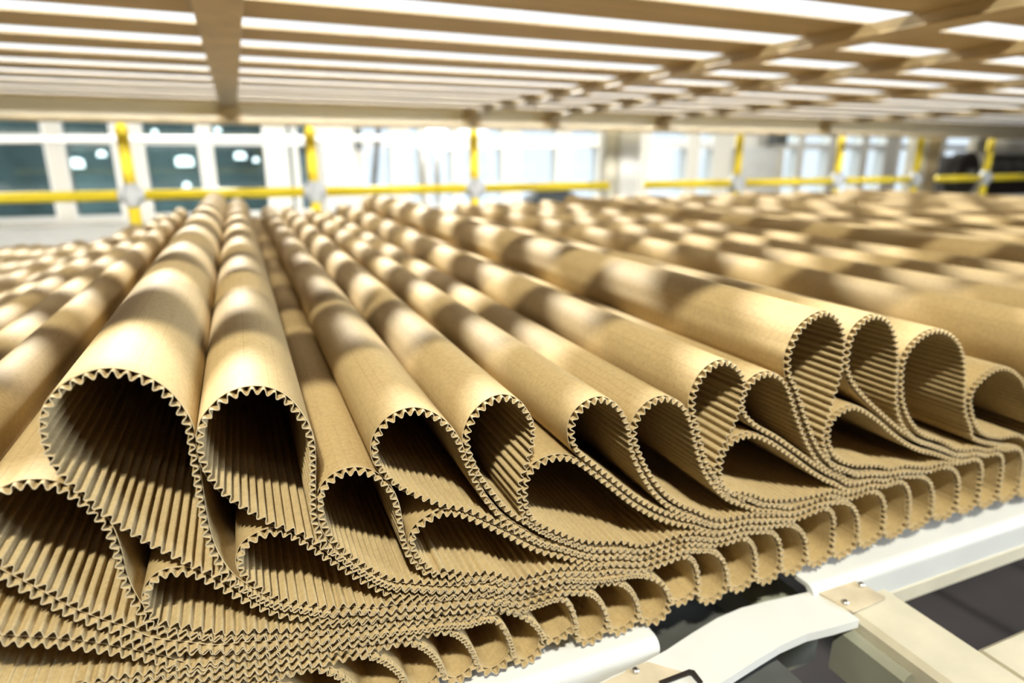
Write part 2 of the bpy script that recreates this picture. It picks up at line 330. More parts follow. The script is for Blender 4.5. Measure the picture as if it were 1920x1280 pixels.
    ((0.449, -0.3419), (0.433, -0.3311), (0.4215, -0.3208), (0.4125, -0.3112), (0.405, -0.3014), (0.3995, -0.2914), (0.3951, -0.281), (0.3913, -0.2709), (0.3881, -0.261), (0.3846, -0.2512), (0.3808, -0.2415), (0.3781, -0.232), (0.3773, -0.223), (0.3782, -0.2142), (0.3814, -0.2059), (0.3864, -0.1978), (0.3945, -0.1907), (0.4029, -0.1868), (0.4131, -0.1856), (0.4225, -0.1886), (0.4308, -0.1941), (0.4373, -0.2007), (0.4418, -0.2077), (0.4435, -0.2151), (0.4433, -0.2223), (0.4421, -0.2321), (0.4398, -0.2417), (0.4373, -0.2507), (0.434, -0.2585), (0.4301, -0.2657), (0.4258, -0.2731), (0.4217, -0.2805), (0.4186, -0.2882), (0.4167, -0.2961), (0.4167, -0.3044), (0.4196, -0.3137), (0.4249, -0.3233), (0.434, -0.3328), (0.4474, -0.3425)),
    ((0.5712, -0.3654), (0.5429, -0.3631), (0.5153, -0.36), (0.4884, -0.3566), (0.4622, -0.3519), (0.4484, -0.3461), (0.4352, -0.3356), (0.4262, -0.3247), (0.421, -0.3137), (0.4188, -0.3041), (0.4191, -0.2952), (0.4202, -0.2885), (0.4226, -0.2821), (0.427, -0.2763), (0.4341, -0.2722), (0.4432, -0.2693), (0.4561, -0.2691), (0.4679, -0.2722), (0.4786, -0.2776), (0.4896, -0.2842), (0.501, -0.2919), (0.5127, -0.3001), (0.5246, -0.309), (0.5368, -0.318), (0.5492, -0.3272), (0.5618, -0.3358), (0.5766, -0.3449)),
    ((0.5928, -0.3498), (0.5779, -0.3421), (0.5642, -0.3336), (0.5516, -0.3251), (0.5392, -0.3162), (0.527, -0.3075), (0.5151, -0.2992), (0.5034, -0.2909), (0.492, -0.283), (0.4809, -0.2762), (0.4701, -0.2701), (0.4602, -0.2636), (0.4512, -0.2563), (0.4442, -0.2488), (0.4401, -0.2417), (0.4386, -0.2349), (0.4395, -0.2271), (0.4422, -0.2209), (0.4458, -0.2148), (0.4515, -0.2097), (0.4604, -0.2057), (0.4716, -0.2052), (0.4835, -0.2087), (0.4926, -0.2146), (0.4997, -0.2225), (0.5058, -0.2327), (0.511, -0.2431), (0.5162, -0.2537), (0.5213, -0.2636), (0.5274, -0.2742), (0.5335, -0.2843), (0.5407, -0.2953), (0.5494, -0.307), (0.559, -0.3181), (0.5707, -0.328), (0.5835, -0.3363), (0.5981, -0.3426)),
    ((0.6027, -0.3413), (0.5859, -0.334), (0.5731, -0.3262), (0.5622, -0.3172), (0.5532, -0.3077), (0.5449, -0.297), (0.5376, -0.2857), (0.5313, -0.2746), (0.5247, -0.2635), (0.519, -0.2527), (0.5134, -0.2421), (0.5071, -0.2301), (0.5002, -0.2203), (0.4946, -0.2115), (0.4919, -0.2011), (0.491, -0.1879), (0.4942, -0.1789), (0.4984, -0.169), (0.5052, -0.1606), (0.5142, -0.1544), (0.5251, -0.1496), (0.5367, -0.1481), (0.5476, -0.1517), (0.5567, -0.1585), (0.5639, -0.1665), (0.5682, -0.175), (0.5708, -0.1834), (0.5719, -0.1917), (0.5722, -0.2028), (0.5722, -0.2139), (0.5714, -0.2236), (0.5696, -0.2332), (0.5674, -0.2428), (0.5653, -0.2539), (0.5631, -0.2637), (0.5613, -0.2735), (0.5597, -0.282), (0.5599, -0.2909), (0.5631, -0.3003), (0.5699, -0.3106), (0.5786, -0.3253), (0.5915, -0.3332)),
    ((0.6385, -0.3424), (0.6177, -0.338), (0.601, -0.3324), (0.586, -0.3244), (0.576, -0.3165), (0.5694, -0.3077), (0.5649, -0.2987), (0.5625, -0.2886), (0.5628, -0.2798), (0.5658, -0.2716), (0.5729, -0.2654), (0.5832, -0.2612), (0.596, -0.2595), (0.6141, -0.2658), (0.6272, -0.2731), (0.641, -0.2821), (0.6553, -0.2924), (0.67, -0.3031), (0.6872, -0.3144), (0.7047, -0.325), (0.7243, -0.3343), (0.7462, -0.3419)),
    ((0.7449, -0.3372), (0.7205, -0.3279), (0.7007, -0.3174), (0.6834, -0.3069), (0.6662, -0.2954), (0.6517, -0.2853), (0.6374, -0.2747), (0.6234, -0.2643), (0.6095, -0.2533), (0.5979, -0.2429), (0.5872, -0.2314), (0.5799, -0.2205), (0.576, -0.2102), (0.5756, -0.2004), (0.5755, -0.1907), (0.5772, -0.1814), (0.5817, -0.1723), (0.5893, -0.165), (0.5992, -0.1601), (0.6119, -0.159), (0.6239, -0.1621), (0.6349, -0.1687), (0.6426, -0.1772), (0.6494, -0.1877), (0.6544, -0.1997), (0.658, -0.2117), (0.6606, -0.2251), (0.6625, -0.2372), (0.6645, -0.2494), (0.6675, -0.2619), (0.6722, -0.2733), (0.6796, -0.2868), (0.6899, -0.2994), (0.7034, -0.3112), (0.72, -0.3218), (0.7409, -0.3304)),
    ((0.7545, -0.3312), (0.7325, -0.3235), (0.7146, -0.3131), (0.6998, -0.301), (0.6882, -0.2881), (0.6801, -0.276), (0.6742, -0.2644), (0.6697, -0.2516), (0.6672, -0.2393), (0.6653, -0.2272), (0.6658, -0.217), (0.6695, -0.2072), (0.6773, -0.198), (0.6877, -0.1911), (0.7008, -0.1863), (0.7193, -0.1857), (0.7354, -0.1903), (0.7507, -0.1986), (0.7624, -0.2089), (0.7714, -0.2207), (0.7785, -0.2355), (0.7835, -0.2503), (0.787, -0.2635), (0.7902, -0.2768), (0.7955, -0.2906), (0.8032, -0.305), (0.8149, -0.3202), (0.8231, -0.3352), (0.8392, -0.3432), (0.8566, -0.3489)),
    ((0.9218, -0.3556), (0.8699, -0.348), (0.8367, -0.3363), (0.8163, -0.3198), (0.8033, -0.2999), (0.7957, -0.2812), (0.7994, -0.2673), (0.8145, -0.2549), (0.8332, -0.247), (0.8515, -0.2466), (0.8789, -0.2564), (0.9004, -0.272), (0.919, -0.2936), (0.9369, -0.3186), (0.9625, -0.3418), (1.0038, -0.3573)),
]


PITCH = 0.0175 * D          # one flute
FH = 0.0098 * D             # flute height
PAIR = 0.0155               # thickness of one pair of layers in the pack (in units of D)
NEST = 0.0120               # liner to liner distance inside a pair

# where each layer pair leaves the pack (apex of the drooping loops) and each lower loop's bottom
ARC = [0.194, 0.272, 0.369, 0.361, 0.525, 0.574, 0.643, 0.676, 0.837, 0.879, 1.000, 1.064, 1.104, 1.257, 1.286, 1.413, 1.510, 1.564, 1.680, 1.815, 1.915, 2.000, 2.095]
BOT = [(0.231, -0.993), (0.297, -0.997), (0.372, -1.000), (0.454, -1.006), (0.512, -0.975), (0.597, -1.004), (0.679, -1.004), (0.761, -1.006), (0.838, -0.976), (0.921, -0.998), (1.009, -0.991), (1.093, -0.994), (1.168, -0.989), (1.254, -0.986), (1.341, -0.985), (1.433, -0.977), (1.533, -0.975), (1.619, -0.972), (1.722, -0.965), (1.816, -0.965), (1.907, -0.967), (2.005, -0.970), (2.10, -0.975)]
NL, NR = 17, 58
rnd = random.Random(11)
SP = 0.0985
arcs = [ARC[0] - 0.086 * k for k in range(NL, 0, -1)] + ARC + [ARC[-1] + SP * (k + 1) for k in range(NR)]
bots = [(BOT[0][0] - 0.086 * k, -0.995 + rnd.uniform(-.006, .006)) for k in range(NL, 0, -1)] + BOT
bots += [(BOT[-1][0] + SP * (k + 1) + rnd.uniform(-.008, .008), -0.985 + rnd.uniform(-.006, .006)) for k in range(NR + 1)]
NF = NL + 1 + len(FOLD_TRACES) + NR
assert NF == len(arcs), (NF, len(arcs))

GX = np.arange(-2.6, 9.2, 0.008)
zlowR = np.interp(GX, [-3, 0.6, 0.8, 1.05, 1.2, 1.45, 1.65, 1.9, 3, 9], [-0.870, -0.870, -0.852, -0.845, -0.828, -0.811, -0.795, -0.800, -0.815, -0.815])
def smooth01(t):
    t = np.clip(t, 0, 1)
    return t * t * (3 - 2 * t)
def pack_z(i):
    n = np.zeros_like(GX)
    for j in range(i):
        n += 1 - smooth01((GX - arcs[j]) / 0.055)
    return zlowR - NEST + PAIR * n

# crest traces in units of D for every fold
traces = []
def proc(ax, az, w, i, long=0.30):
    zl = float(np.interp(ax + long, GX, pack_z(i)))
    h = az - zl
    L = [(ax + long, zl), (ax + long * .66, zl + .018), (ax + long * .36, zl + .16 * h + .01), (ax + .02, zl + .38 * h), (ax - .36 * w, zl + .60 * h),
         (ax - .5 * w, zl + .78 * h), (ax - .34 * w, zl + .94 * h)]
    R = [(ax + .36 * w, zl + .93 * h), (ax + .52 * w, zl + .76 * h), (ax + .53 * w, zl + .56 * h), (ax + .05 + .45 * w, zl + .35 * h), (ax + .12 + .25 * w, zl + .16 * h + .012),
         (ax + .22, zl + .05 * h + .012), (ax + long, zl + NEST)]
    return L + [(ax, az)] + R
# left of the frame: ever lower and flatter towards the far left
LTOP = [(-0.625, -0.455, .14), (-0.735, -0.575, .12), (-0.835, -0.525, .13), (-0.95, -0.615, .12), (-1.055, -0.625, .12)]
for k in range(5, NL + 1):
    LTOP.append((LTOP[-1][0] - 0.10, -0.655 + rnd.uniform(-.015, .015), .11))
for i in range(NL + 1):
    ax_, az_, w_ = LTOP[NL - i]
    traces.append(proc(ax_, az_, w_, i, 0.33))
for t in FOLD_TRACES:
    traces.append([(a / D, b / D) for a, b in t])
# the tall crest just outside the left picture edge leans a little away
g_ = traces[NL + 2]
traces[NL + 2] = [(a - 0.07 * max(0, min(1, (b + 0.50) / 0.16)), b if b < -0.53 else -0.53 + (b + 0.53) * 0.64) for a, b in g_]
x = 2.07
for k in range(NR):
    az = (-0.42 if k == 0 else -0.392, -0.53, -0.50)[k % 3] + (rnd.uniform(-.028, .028) if k else 0)
    traces.append(proc(x + (rnd.uniform(-.02, .02) if k else 0), az, (0.135, 0.12, 0.12)[k % 3], len(traces), 0.27))
    x += (0.125, 0.09, 0.0805)[k % 3]

# layers in the pack, stacked in order so that none passes through the one below
top = np.full_like(GX, -9.0)
packL, packR = [], []
for i, t in enumerate(traces):
    zi = pack_z(i)
    # the part of each leg that already lies on the layer below may not dip into it
    ci_ = max(range(len(t)), key=lambda q: t[q][1])
    for q in range(len(t)):
        lowleg = q < ci_ and all(t[r_][0] <= t[q][0] + 1e-6 for r_ in range(q, ci_))
        if lowleg or q > ci_:
            tz = float(np.interp(t[q][0], GX, top))
            if tz > -5:
                t[q] = (t[q][0], max(t[q][1], tz + (0.0014 if q < ci_ else 0.004)))
    for side, (xe, ze) in (('L', t[0]), ('R', t[-1])):
        z = zi + (NEST if side == 'R' else 0)
        xe = min(xe, arcs[i] - 0.05)
        miss = ze - float(np.interp(xe, GX, z))
        dxp = np.maximum(GX - xe, 0)
        z = z + miss * np.exp(-dxp / 0.055) * (1 + 0.25 * dxp / 0.055)
        dom = (GX >= xe - 0.01) & (GX <= arcs[i] + 0.01)
        sep = 0.0014 if side == 'L' else NEST
        z = np.where(dom, np.maximum(z, top + sep), np.nan)
        # keep curves smooth
        v = np.where(dom)[0]
        if len(v) > 6:
            zz = z[v].copy()
            for _ in range(2):
                zz[1:-1] = (zz[:-2] + 2 * zz[1:-1] + zz[2:]) / 4
            z[v] = zz
        top = np.where(dom, z, top)
        (packL if side == 'L' else packR).append((xe, z))
    # beyond its apex this pair droops and no longer carries the next one
    top = np.where(GX > arcs[i], -9.0, top)

def pack_pts(i, side, x0, x1, step=0.045):
    xe, z = (packL if side == 'L' else packR)[i]
    n = max(2, int((x1 - x0) / step))
    out = []
    for x in np.linspace(x0, x1, n + 1):
        ok = ~np.isnan(z)
        out.append((x, float(np.interp(x, GX[ok], z[ok]))))
    return out

def bez(a, b, c, d, n):
    t = np.linspace(0, 1, n)[:, None]
    a, b, c, d = map(np.array, (a, b, c, d))
    return a * (1 - t) ** 3 + 3 * b * t * (1 - t) ** 2 + 3 * c * t * t * (1 - t) + d * t ** 3

def arc_pts(i, side):
    """the droop from the apex to the joint between two lower loops"""
    xs = arcs[i]
    z0 = pack_pts(i, side, xs - 0.02, xs)[-1][1]
    xj = (bots[i][0] + bots[i + 1][0]) / 2
    zj = (bots[i][1] + bots[i + 1][1]) / 2 + 0.030
    xj = max(xj, xs + 0.035)
    if side == 'R':
        xj += 0.0125
    dx, dz = xj - xs, z0 - zj
    u = min(1, max(0, xs / 1.3))
    return [tuple(p) for p in bez((xs, z0), (xs + (.42 + .2 * u) * dx, z0 - .04 * dz), (xj - (.16 - .14 * u) * dx, zj + (.42 + .2 * u) * dz), (xj, zj), 7)][1:]

def spline(P, n_per=14):
    P = np.array(P, float)
    keep = [0]
    for k in range(1, len(P)):
        if np.linalg.norm(P[k] - P[keep[-1]]) > 0.006:
            keep.append(k)
    P = P[keep]
    d = np.linalg.norm(np.diff(P, axis=0), axis=1)
    s = np.r_[0, np.cumsum(d)]
    T = np.zeros_like(P)
    T[1:-1] = ((P[1:-1] - P[:-2]) / d[:-1, None] * d[1:, None] + (P[2:] - P[1:-1]) / d[1:, None] * d[:-1, None]) / (d[1:] + d[:-1])[:, None]
    T[0] = (1, 0)
    T[-1] = (1, 0)
    out, = [[]]
    for k in range(len(d)):
        t = np.linspace(0, 1, n_per, endpoint=False)[:, None]
        h00 = 2 * t ** 3 - 3 * t ** 2 + 1; h10 = t ** 3 - 2 * t ** 2 + t
        h01 = -2 * t ** 3 + 3 * t ** 2; h11 = t ** 3 - t ** 2
        out.append(h00 * P[k] + h10 * d[k] * T[k] + h01 * P[k + 1] + h11 * d[k] * T[k + 1])
    out.append(P[-1:])
    return np.vstack(out)

def fold_path(i):
    t = traces[i]
    xs = arcs[i]
    L, R = [], []
    xl, zl = t[0]
    xr, zr = t[-1]
    # lower leg, walked from the bottom of its loop up to the crest
    b0 = bots[i]; b1 = bots[i + 1]
    aL = arc_pts(i, 'L')
    aR = arc_pts(i, 'R')
    gL = aL[-1][0] - b0[0]; gR = b1[0] - aR[-1][0]
    path = [b0, (b0[0] + .42 * gL, b0[1] + .0035), (b0[0] + .80 * gL, b0[1] + .014)]
    path = [(b0[0], b0[1])] + [(b0[0] + .45 * gL, b0[1] + .004), (b0[0] + .85 * gL, b0[1] + .015)]
    path += aL[::-1]
    if xs - xl > 0.05:
        path += pack_pts(i, 'L', xl + 0.03, xs)[::-1]
    path += list(t)
    if xs - xr > 0.05:
        path += pack_pts(i, 'R', xr + 0.03, xs)
    path += aR
    path += [(b1[0] - .85 * gR, b1[1] + .015), (b1[0] - .45 * gR, b1[1] + .004), (b1[0], b1[1])]
    S = spline(path)
    S[:, :] = S
    # the loop's first tangent runs to the right
    return S * D

def resample(S, ds):
    d = np.r_[0, np.cumsum(np.linalg.norm(np.diff(S, axis=0), axis=1))]
    n = int(round(d[-1] / ds))
    s = np.linspace(0, d[-1], n + 1)
    return np.c_[np.interp(s, d, S[:, 0]), np.interp(s, d, S[:, 1])], s

def mirror_smooth(P, k):
    w = np.hanning(2 * k + 3)[1:-1]; w /= w.sum()
    Q = np.vstack([2 * P[0] - P[k:0:-1], P, 2 * P[-1] - P[-2:-k - 2:-1]])
    return np.c_[np.convolve(Q[:, 0], w, 'valid'), np.convolve(Q[:, 1], w, 'valid')]

def ribbon_mesh(name, mid, nrm, half, y0, y1, m, uv=None, cuts=()):
    """a sheet of real thickness whose section is `mid`, drawn out from y0 to y1"""
    n = len(mid)
    A = mid + nrm * half
    B = mid - nrm * half
    ys = [y0] + list(cuts) + [y1]
    ny = len(ys)
    V = np.zeros((ny, 2, n, 3))
    for k, y in enumerate(ys):
        V[k, 0, :, 0] = A[:, 0]; V[k, 0, :, 2] = A[:, 1]; V[k, 0, :, 1] = y
        V[k, 1, :, 0] = B[:, 0]; V[k, 1, :, 2] = B[:, 1]; V[k, 1, :, 1] = y
    V = V.reshape(-1, 3)
    idx = np.arange(ny * 2 * n).reshape(ny, 2, n)
    F = []
    for k in range(ny - 1):
        F.append(np.stack([idx[k, 0, :-1], idx[k, 0, 1:], idx[k + 1, 0, 1:], idx[k + 1, 0, :-1]], 1))
        F.append(np.stack([idx[k, 1, 1:], idx[k, 1, :-1], idx[k + 1, 1, :-1], idx[k + 1, 1, 1:]], 1))
    nside = sum(len(f) for f in F)
    F.append(np.stack([idx[0, 0, 1:], idx[0, 0, :-1], idx[0, 1, :-1], idx[0, 1, 1:]], 1))
    F.append(np.stack([idx[-1, 0, :-1], idx[-1, 0, 1:], idx[-1, 1, 1:], idx[-1, 1, :-1]], 1))
    F = np.vstack(F).astype(np.int32)
    me = bpy.data.meshes.new(name)
    me.vertices.add(len(V)); me.vertices.foreach_set('co', V.astype(np.float32).ravel())
    me.loops.add(F.size); me.loops.foreach_set('vertex_index', F.ravel())
    me.polygons.add(len(F))
    me.polygons.foreach_set('loop_start', np.arange(0, F.size, 4, dtype=np.int32))
    sm = np.zeros(len(F), dtype=bool); sm[:nside] = True
    me.update(calc_edges=True)
    me.polygons.foreach_set('use_smooth', sm)
    # the cut edges stay sharp
    if uv is not None:
        lay = me.uv_layers.new(name='UVMap')
        U = np.zeros((len(V), 2)); U[:, 0] = np.tile(np.tile(uv, 2), ny); U[:, 1] = V[:, 1]
        lay.data.foreach_set('uv', U[F.ravel()].astype(np.float32).ravel())
    me.materials.append(m); me.materials.append(M['edge'])
    mi = np.zeros(len(F), dtype=np.int32); mi[nside:] = 1
    me.polygons.foreach_set('material_index', mi)
    sh = me.attributes.new('sharp_edge', 'BOOLEAN', 'EDGE')
    ev = np.zeros(len(me.edges) * 2, dtype=np.int32); me.edges.foreach_get('vertices', ev)
    ev = ev.reshape(-1, 2)
    yy = V[:, 1]
    s_ = (np.abs(yy[ev[:, 0]] - y0) < 1e-6) & (np.abs(yy[ev[:, 1]] - y0) < 1e-6)
    s_ |= (np.abs(yy[ev[:, 0]] - y1) < 1e-6) & (np.abs(yy[ev[:, 1]] - y1) < 1e-6)
    sh.data.foreach_set('value', s_)
    me.validate()
    return me

RECESS = 0.0048             # the liner is trimmed a little shorter than the fluting
WEB0 = D                    # near edge
WEB1 = D + 2.42             # far edge (metres from the lens)
web = empty('corrugated_cardboard_web', (0.5, WEB0, CZ - 1.016 * D), 'one long web of brown single-faced corrugated cardboard heaped in upright folds on the white conveyor', 'cardboard')
base = np.array(web.location)
phase0 = 0
for i in range(len(traces)):
    S = fold_path(i)
    near = -1.2 < traces[i][0][0] < 4.0
    P, s = resample(S, PITCH / 12)
    P = mirror_smooth(P, 7)
    tn = np.gradient(P, axis=0); tn /= np.linalg.norm(tn, axis=1)[:, None]
    # path runs loop -> lower leg (leftwards) -> crest -> upper leg: flutes lie on its right hand (inside the crest)
    nr = np.c_[tn[:, 1], -tn[:, 0]]
    ci = int(np.argmax(P[:, 1]))
    # flute phase: whole at both ends, in step with the neighbours inside the pack
    def anchor(sl, xq):
        seg = P[sl]
        k = int(np.argmin(np.abs(seg[:, 0] - xq)))
        return (sl.start or 0) + k
    xa = (max(traces[i][0][0], traces[i][-1][0]) + arcs[i]) / 2 * D
    kL = anchor(slice(0, ci), xa); kR = anchor(slice(ci, len(P)), xa)
    def snap(raw, target):      # nearest value to raw that equals target modulo one
        return raw + ((target - raw + 0.5) % 1.0 - 0.5)
    ph = {0: 0.0}
    phL = snap(s[kL] / PITCH, (-P[kL, 0] / PITCH) % 1)
    phR = snap(phL + (s[kR] - s[kL]) / PITCH, (P[kR, 0] / PITCH + 0.5) % 1)
    phE = round(phR + (s[-1] - s[kR]) / PITCH)
    phase = np.interp(s, [0, s[kL], s[kR], s[-1]], [0, phL, phR, phE])
    th = 0.00024
    y0 = WEB0 + rnd.uniform(-0.0012, 0.0012)
    y1 = WEB1 + rnd.uniform(-0.02, 0.02)
    off = base
    def loc(Q):
        return np.c_[Q[:, 0] - off[0], Q[:, 1] + CZ - off[2]]
    me = ribbon_mesh('fold', loc(P), nr, th, y0 + RECESS - off[1], y1 - off[1], M['liner'], uv=phase + i * 37)
    fo = bpy.data.objects.new('fold', me)
    C.objects.link(fo); fo.parent = web
    # fluting: rounded teeth; the flanks are a little straighter than a sine
    a = np.cos(2 * np.pi * phase)
    tooth = 0.5 - 0.5 * (a * (1.12 - 0.12 * a * a))
    q = P + nr * (th * 2.0 + FH * tooth)[:, None]
    tq = np.gradient(q, axis=0); tq /= np.linalg.norm(tq, axis=1)[:, None]
    nq = np.c_[tq[:, 1], -tq[:, 0]]
    me2 = ribbon_mesh('fluting', loc(q), nq, 0.00024, y0 - off[1], y1 - off[1], M['flute'])
    fl = bpy.data.objects.new('fluting', me2)
    C.objects.link(fl); fl.parent = fo

# ================================================================ the room
def Z(v): return CZ + v * D
_p, _y = math.radians(15.9076), math.radians(22.6234)
_F = np.array([math.sin(_y) * math.cos(_p), math.cos(_y) * math.cos(_p), -math.sin(_p)])
_R = np.array([math.cos(_y), -math.sin(_y), 0.0])
_U = np.cross(_R, _F)
def at(px, py, y=None, z=None):
    """a measured point of the place: on the upright plane y, or the level plane z (both in D), in metres"""
    r = _F + _R * (px - 960) / 1200.0 - _U * (py - 640) / 1200.0
    t = y / r[1] if y is not None else z / r[2]
    return np.array([r[0] * t * D, r[1] * t * D, CZ + r[2] * t * D])

struct('floor', MB().box(-11.1, 16, -3, 13, -0.1, 0), M['floor'])
struct('ceiling', MB().box(-11.1, 16, -3.1, 4.9, 6, 6.1), M['hall_wall'])
struct('wall_front', MB().box(-11.1, 16, -3.1, -3, 0, 6), M['hall_wall'])
struct('wall_left', MB().box(-11.2, -11.1, -3.1, 14 * D, 0, 6), M['hall_wall'])
struct('wall_right', MB().box(16, 16.1, -3.1, 14 * D + .16, 0, 6), M['hall_wall'])

# ---------------------------------------------------------------- slatted deck overhead
ORD = ['nearest', 'second', 'third', 'fourth', 'fifth', 'sixth', 'seventh', 'eighth', 'ninth', 'tenth', 'eleventh', 'twelfth', 'farthest']
X0, X1 = -5.6 * D, 15.5 * D
for m_ in range(13):
    y0 = (0.62 + 0.648 * m_) * D
    b = MB().box(X0, X1, y0, y0 + 0.395 * D, Z(.650), Z(.663), .0012)
    o = b.build('deck_board', M['slat'])
    tag(o, 'long tan board of the slatted deck overhead, %s row counted away from the camera' % ORD[m_], 'board', 'boards of the slatted deck overhead')
BE = [(-2.98, 'far left of the deck, partly cut by the picture edge'), (-0.095, 'left of centre, running straight away overhead'), (2.97, 'first one right of the centre beam, catching square patches of light'),
      (4.19, 'second one right of the centre beam'), (6.10, 'third one right of the centre beam'), (9.50, 'farthest right')]
for xb, w_ in BE:
    x = xb * D
    W_ = 0.19 * D
    root = empty('support_beam', (x + W_ / 2, 4 * D, Z(.585)), 'tan painted steel beam under the slatted deck, ' + w_, 'beam', 'steel beams carrying the slatted deck')
    MB().box(x, x + W_, 1.12 * D, 8.78 * D, Z(.585), Z(.595), .002).build('flange', M['beam'], root)
    MB().box(x + .012 * D, x + W_ - .012 * D, 1.12 * D, 8.78 * D, Z(.595), Z(.650)).build('web_plate', M['beam'], root)

g = empty('end_girder', (4 * D, 8.9 * D, Z(.405)), 'long cream steel girder closing the far end of the slatted deck', 'girder')
MB().box(X0, X1, 8.80 * D, 9.0 * D, Z(.45), Z(.663), .004).build('side_panel', M['girder'], g)
MB().box(X0, X1, 8.68 * D, 9.1 * D, Z(.405), Z(.45), .004).build('bottom_flange', M['beam'], g)
xs_ = [x_ for x_, _ in BE]
for a_, b_ in ((-.3, .3), ):
    for x_, _ in BE[1:]:
        MB().box((x_ - .03) * D, (x_ + .22) * D, 8.76 * D, 8.80 * D, Z(.45), Z(.585)).build('joint_plate', M['beam'], g)

# ---------------------------------------------------------------- yellow guard rail behind the web
RY = 7.0 * D
post_words = ['standing in front of the left dark windows', 'left of the pale curtain-like windows', 'in front of the middle pale windows', 
              'first one right of the pale column', 'second one right of the pale column', 'third one right of the pale column', 'at the far right beside the dark machine']
for k, (px, wds) in enumerate(zip((-.92, .72, 2.46, 6.17, 8.0, 9.64, 11.3), post_words)):
    r = empty('guard_rail_post', (px * D, RY, 0), 'yellow tubular guard rail post ' + wds, 'post', 'yellow guard rail posts')
    MB().tube([(px * D, RY, 0.0), (px * D, RY, Z(.27)), (px * D, RY, Z(.30)), (px * D, RY, Z(.315))], [.0235, .0235, .019, .008], 20).build('tube', M['yellow'], r, True)
    q = MB()
    CLZ = Z(-.335 + (px + 5.2) / 17.5 * .04)
    q.tube([(px * D, RY, CLZ - .05), (px * D, RY, CLZ - .042), (px * D, RY, CLZ + .042), (px * D, RY, CLZ + .05)], [.025, .031, .031, .025], 18)
    q.tube([(px * D - .05, RY, CLZ), (px * D + .05, RY, CLZ)], .030, 18)
    q.build('clamp', M['clamp'], r, True)
rz = lambda x: Z(-.335 + (x + 5.2) / 17.5 * .04)
cl = .052 / D
SEG = [(-5.4, -.92 - cl, 'from the left picture edge to the first post'), (-.92 + cl, .72 - cl, 'between the first and second posts, before the dark windows'), (.72 + cl, 2.46 - cl, 'between the second and third posts'),
       (2.46 + cl, 4.19, 'from the third post up to the pale column'), (4.73, 6.17 - cl, 'from the pale column to the next post'), (6.17 + cl, 8.0 - cl, 'between the first two posts beyond the pale column'),
       (8.0 + cl, 9.64 - cl, 'between the second and third posts beyond the pale column'), (10.16, 11.3 - cl, 'short piece left of the last post at the right'), (11.3 + cl, 12.6, 'past the last post at the far right')]
for xa, xb, w_ in SEG:
    q = MB().tube([(xa * D, RY, rz(xa)), (xb * D, RY, rz(xb))], .0225, 18).build('guard_rail', M['yellow'], None, True)
    tag(q, 'yellow horizontal guard rail tube ' + w_, 'rail', 'yellow guard rail tubes')

# platform edge the posts pass, and the far side rail of the conveyor
o = MB().box(-7 * D, 14 * D, 7.15 * D, 7.5 * D, Z(-1.1), Z(-.62), .01).build('platform_edge', M['white_metal'])
tag(o, 'white platform edge girder behind the guard rail, seen at the far left', 'girder')
o = MB().box(-7 * D, 14 * D, 6.36 * D, 6.42 * D, Z(-1.0), Z(-.80), .006).build('far_side_rail', M['white_metal'])
tag(o, 'white side rail along the far edge of the conveyor', 'rail')

# ---------------------------------------------------------------- window wall
WY = 14 * D
zb, zt = Z(-1.08), Z(.84)
ztr0, ztr1 = Z(.26), Z(.42)
wall = MB()
wall.box(-11, 16, WY, WY + .16, 0, zb)
wall.box(-11, 16, WY, WY + .16, zt, zt + .04)
PANES = [(-90, 92, 'd'), (122, 218, 'd'), (270, 378, 'd'), (398, 500, 'd'), (538, 553, 'd'), (556, 592, 'p'), (678, 736, 'p'), (764, 790, 'p'), (797, 850, 'p'), (857, 943, 'p'), (972, 1044, 'p'), (1066, 1122, 'p'),
         (1216, 1288, 'p'), (1308, 1336, 'p'), (1466, 1494, 'p'), (1502, 1552, 'p'), (1570, 1612, 'p'), (1622, 1656, 'p'), (1682, 1716, 'p'), (1766, 1832, 'p')]
xprev = -11
for a_, b_, kd in PANES:
    xa = at(a_, 300, y=14)[0]; xb = at(b_, 300, y=14)[0]
    wall.box(xprev, xa, WY, WY + .16, zb, zt)
    xprev = xb
wall.box(xprev, 16, WY, WY + .16, zb, zt)
struct('wall_back', wall, M['wall'])
for k, (a_, b_, kd) in enumerate(PANES):
    xa = at(a_, 300, y=14)[0]; xb = at(b_, 300, y=14)[0]
    fr = MB()
    t_ = .018
    fr.box(xa, xa + t_, WY - .02, WY + .12, zb, zt); fr.box(xb - t_, xb, WY - .02, WY + .12, zb, zt)
    fr.box(xa + t_, xb - t_, WY - .02, WY + .12, zb, zb + t_ * 2); fr.box(xa + t_, xb - t_, WY - .02, WY + .12, zt - t_, zt)
    fr.box(xa + t_, xb - t_, WY - .02, WY + .12, ztr0, ztr1)
    f = struct('window_%d' % (k + 1), fr, M['white_frame'])
    MB().box(xa + t_, xb - t_, WY + .05, WY + .056, zb + 2 * t_, ztr0).build('pane', M['glass_dark' if kd == 'd' else 'glass_pale'], f)
    MB().box(xa + t_, xb - t_, WY + .05, WY + .056, ztr1, zt - t_).build('pane', M['glass_dark' if kd == 'd' else 'glass_pale'], f)

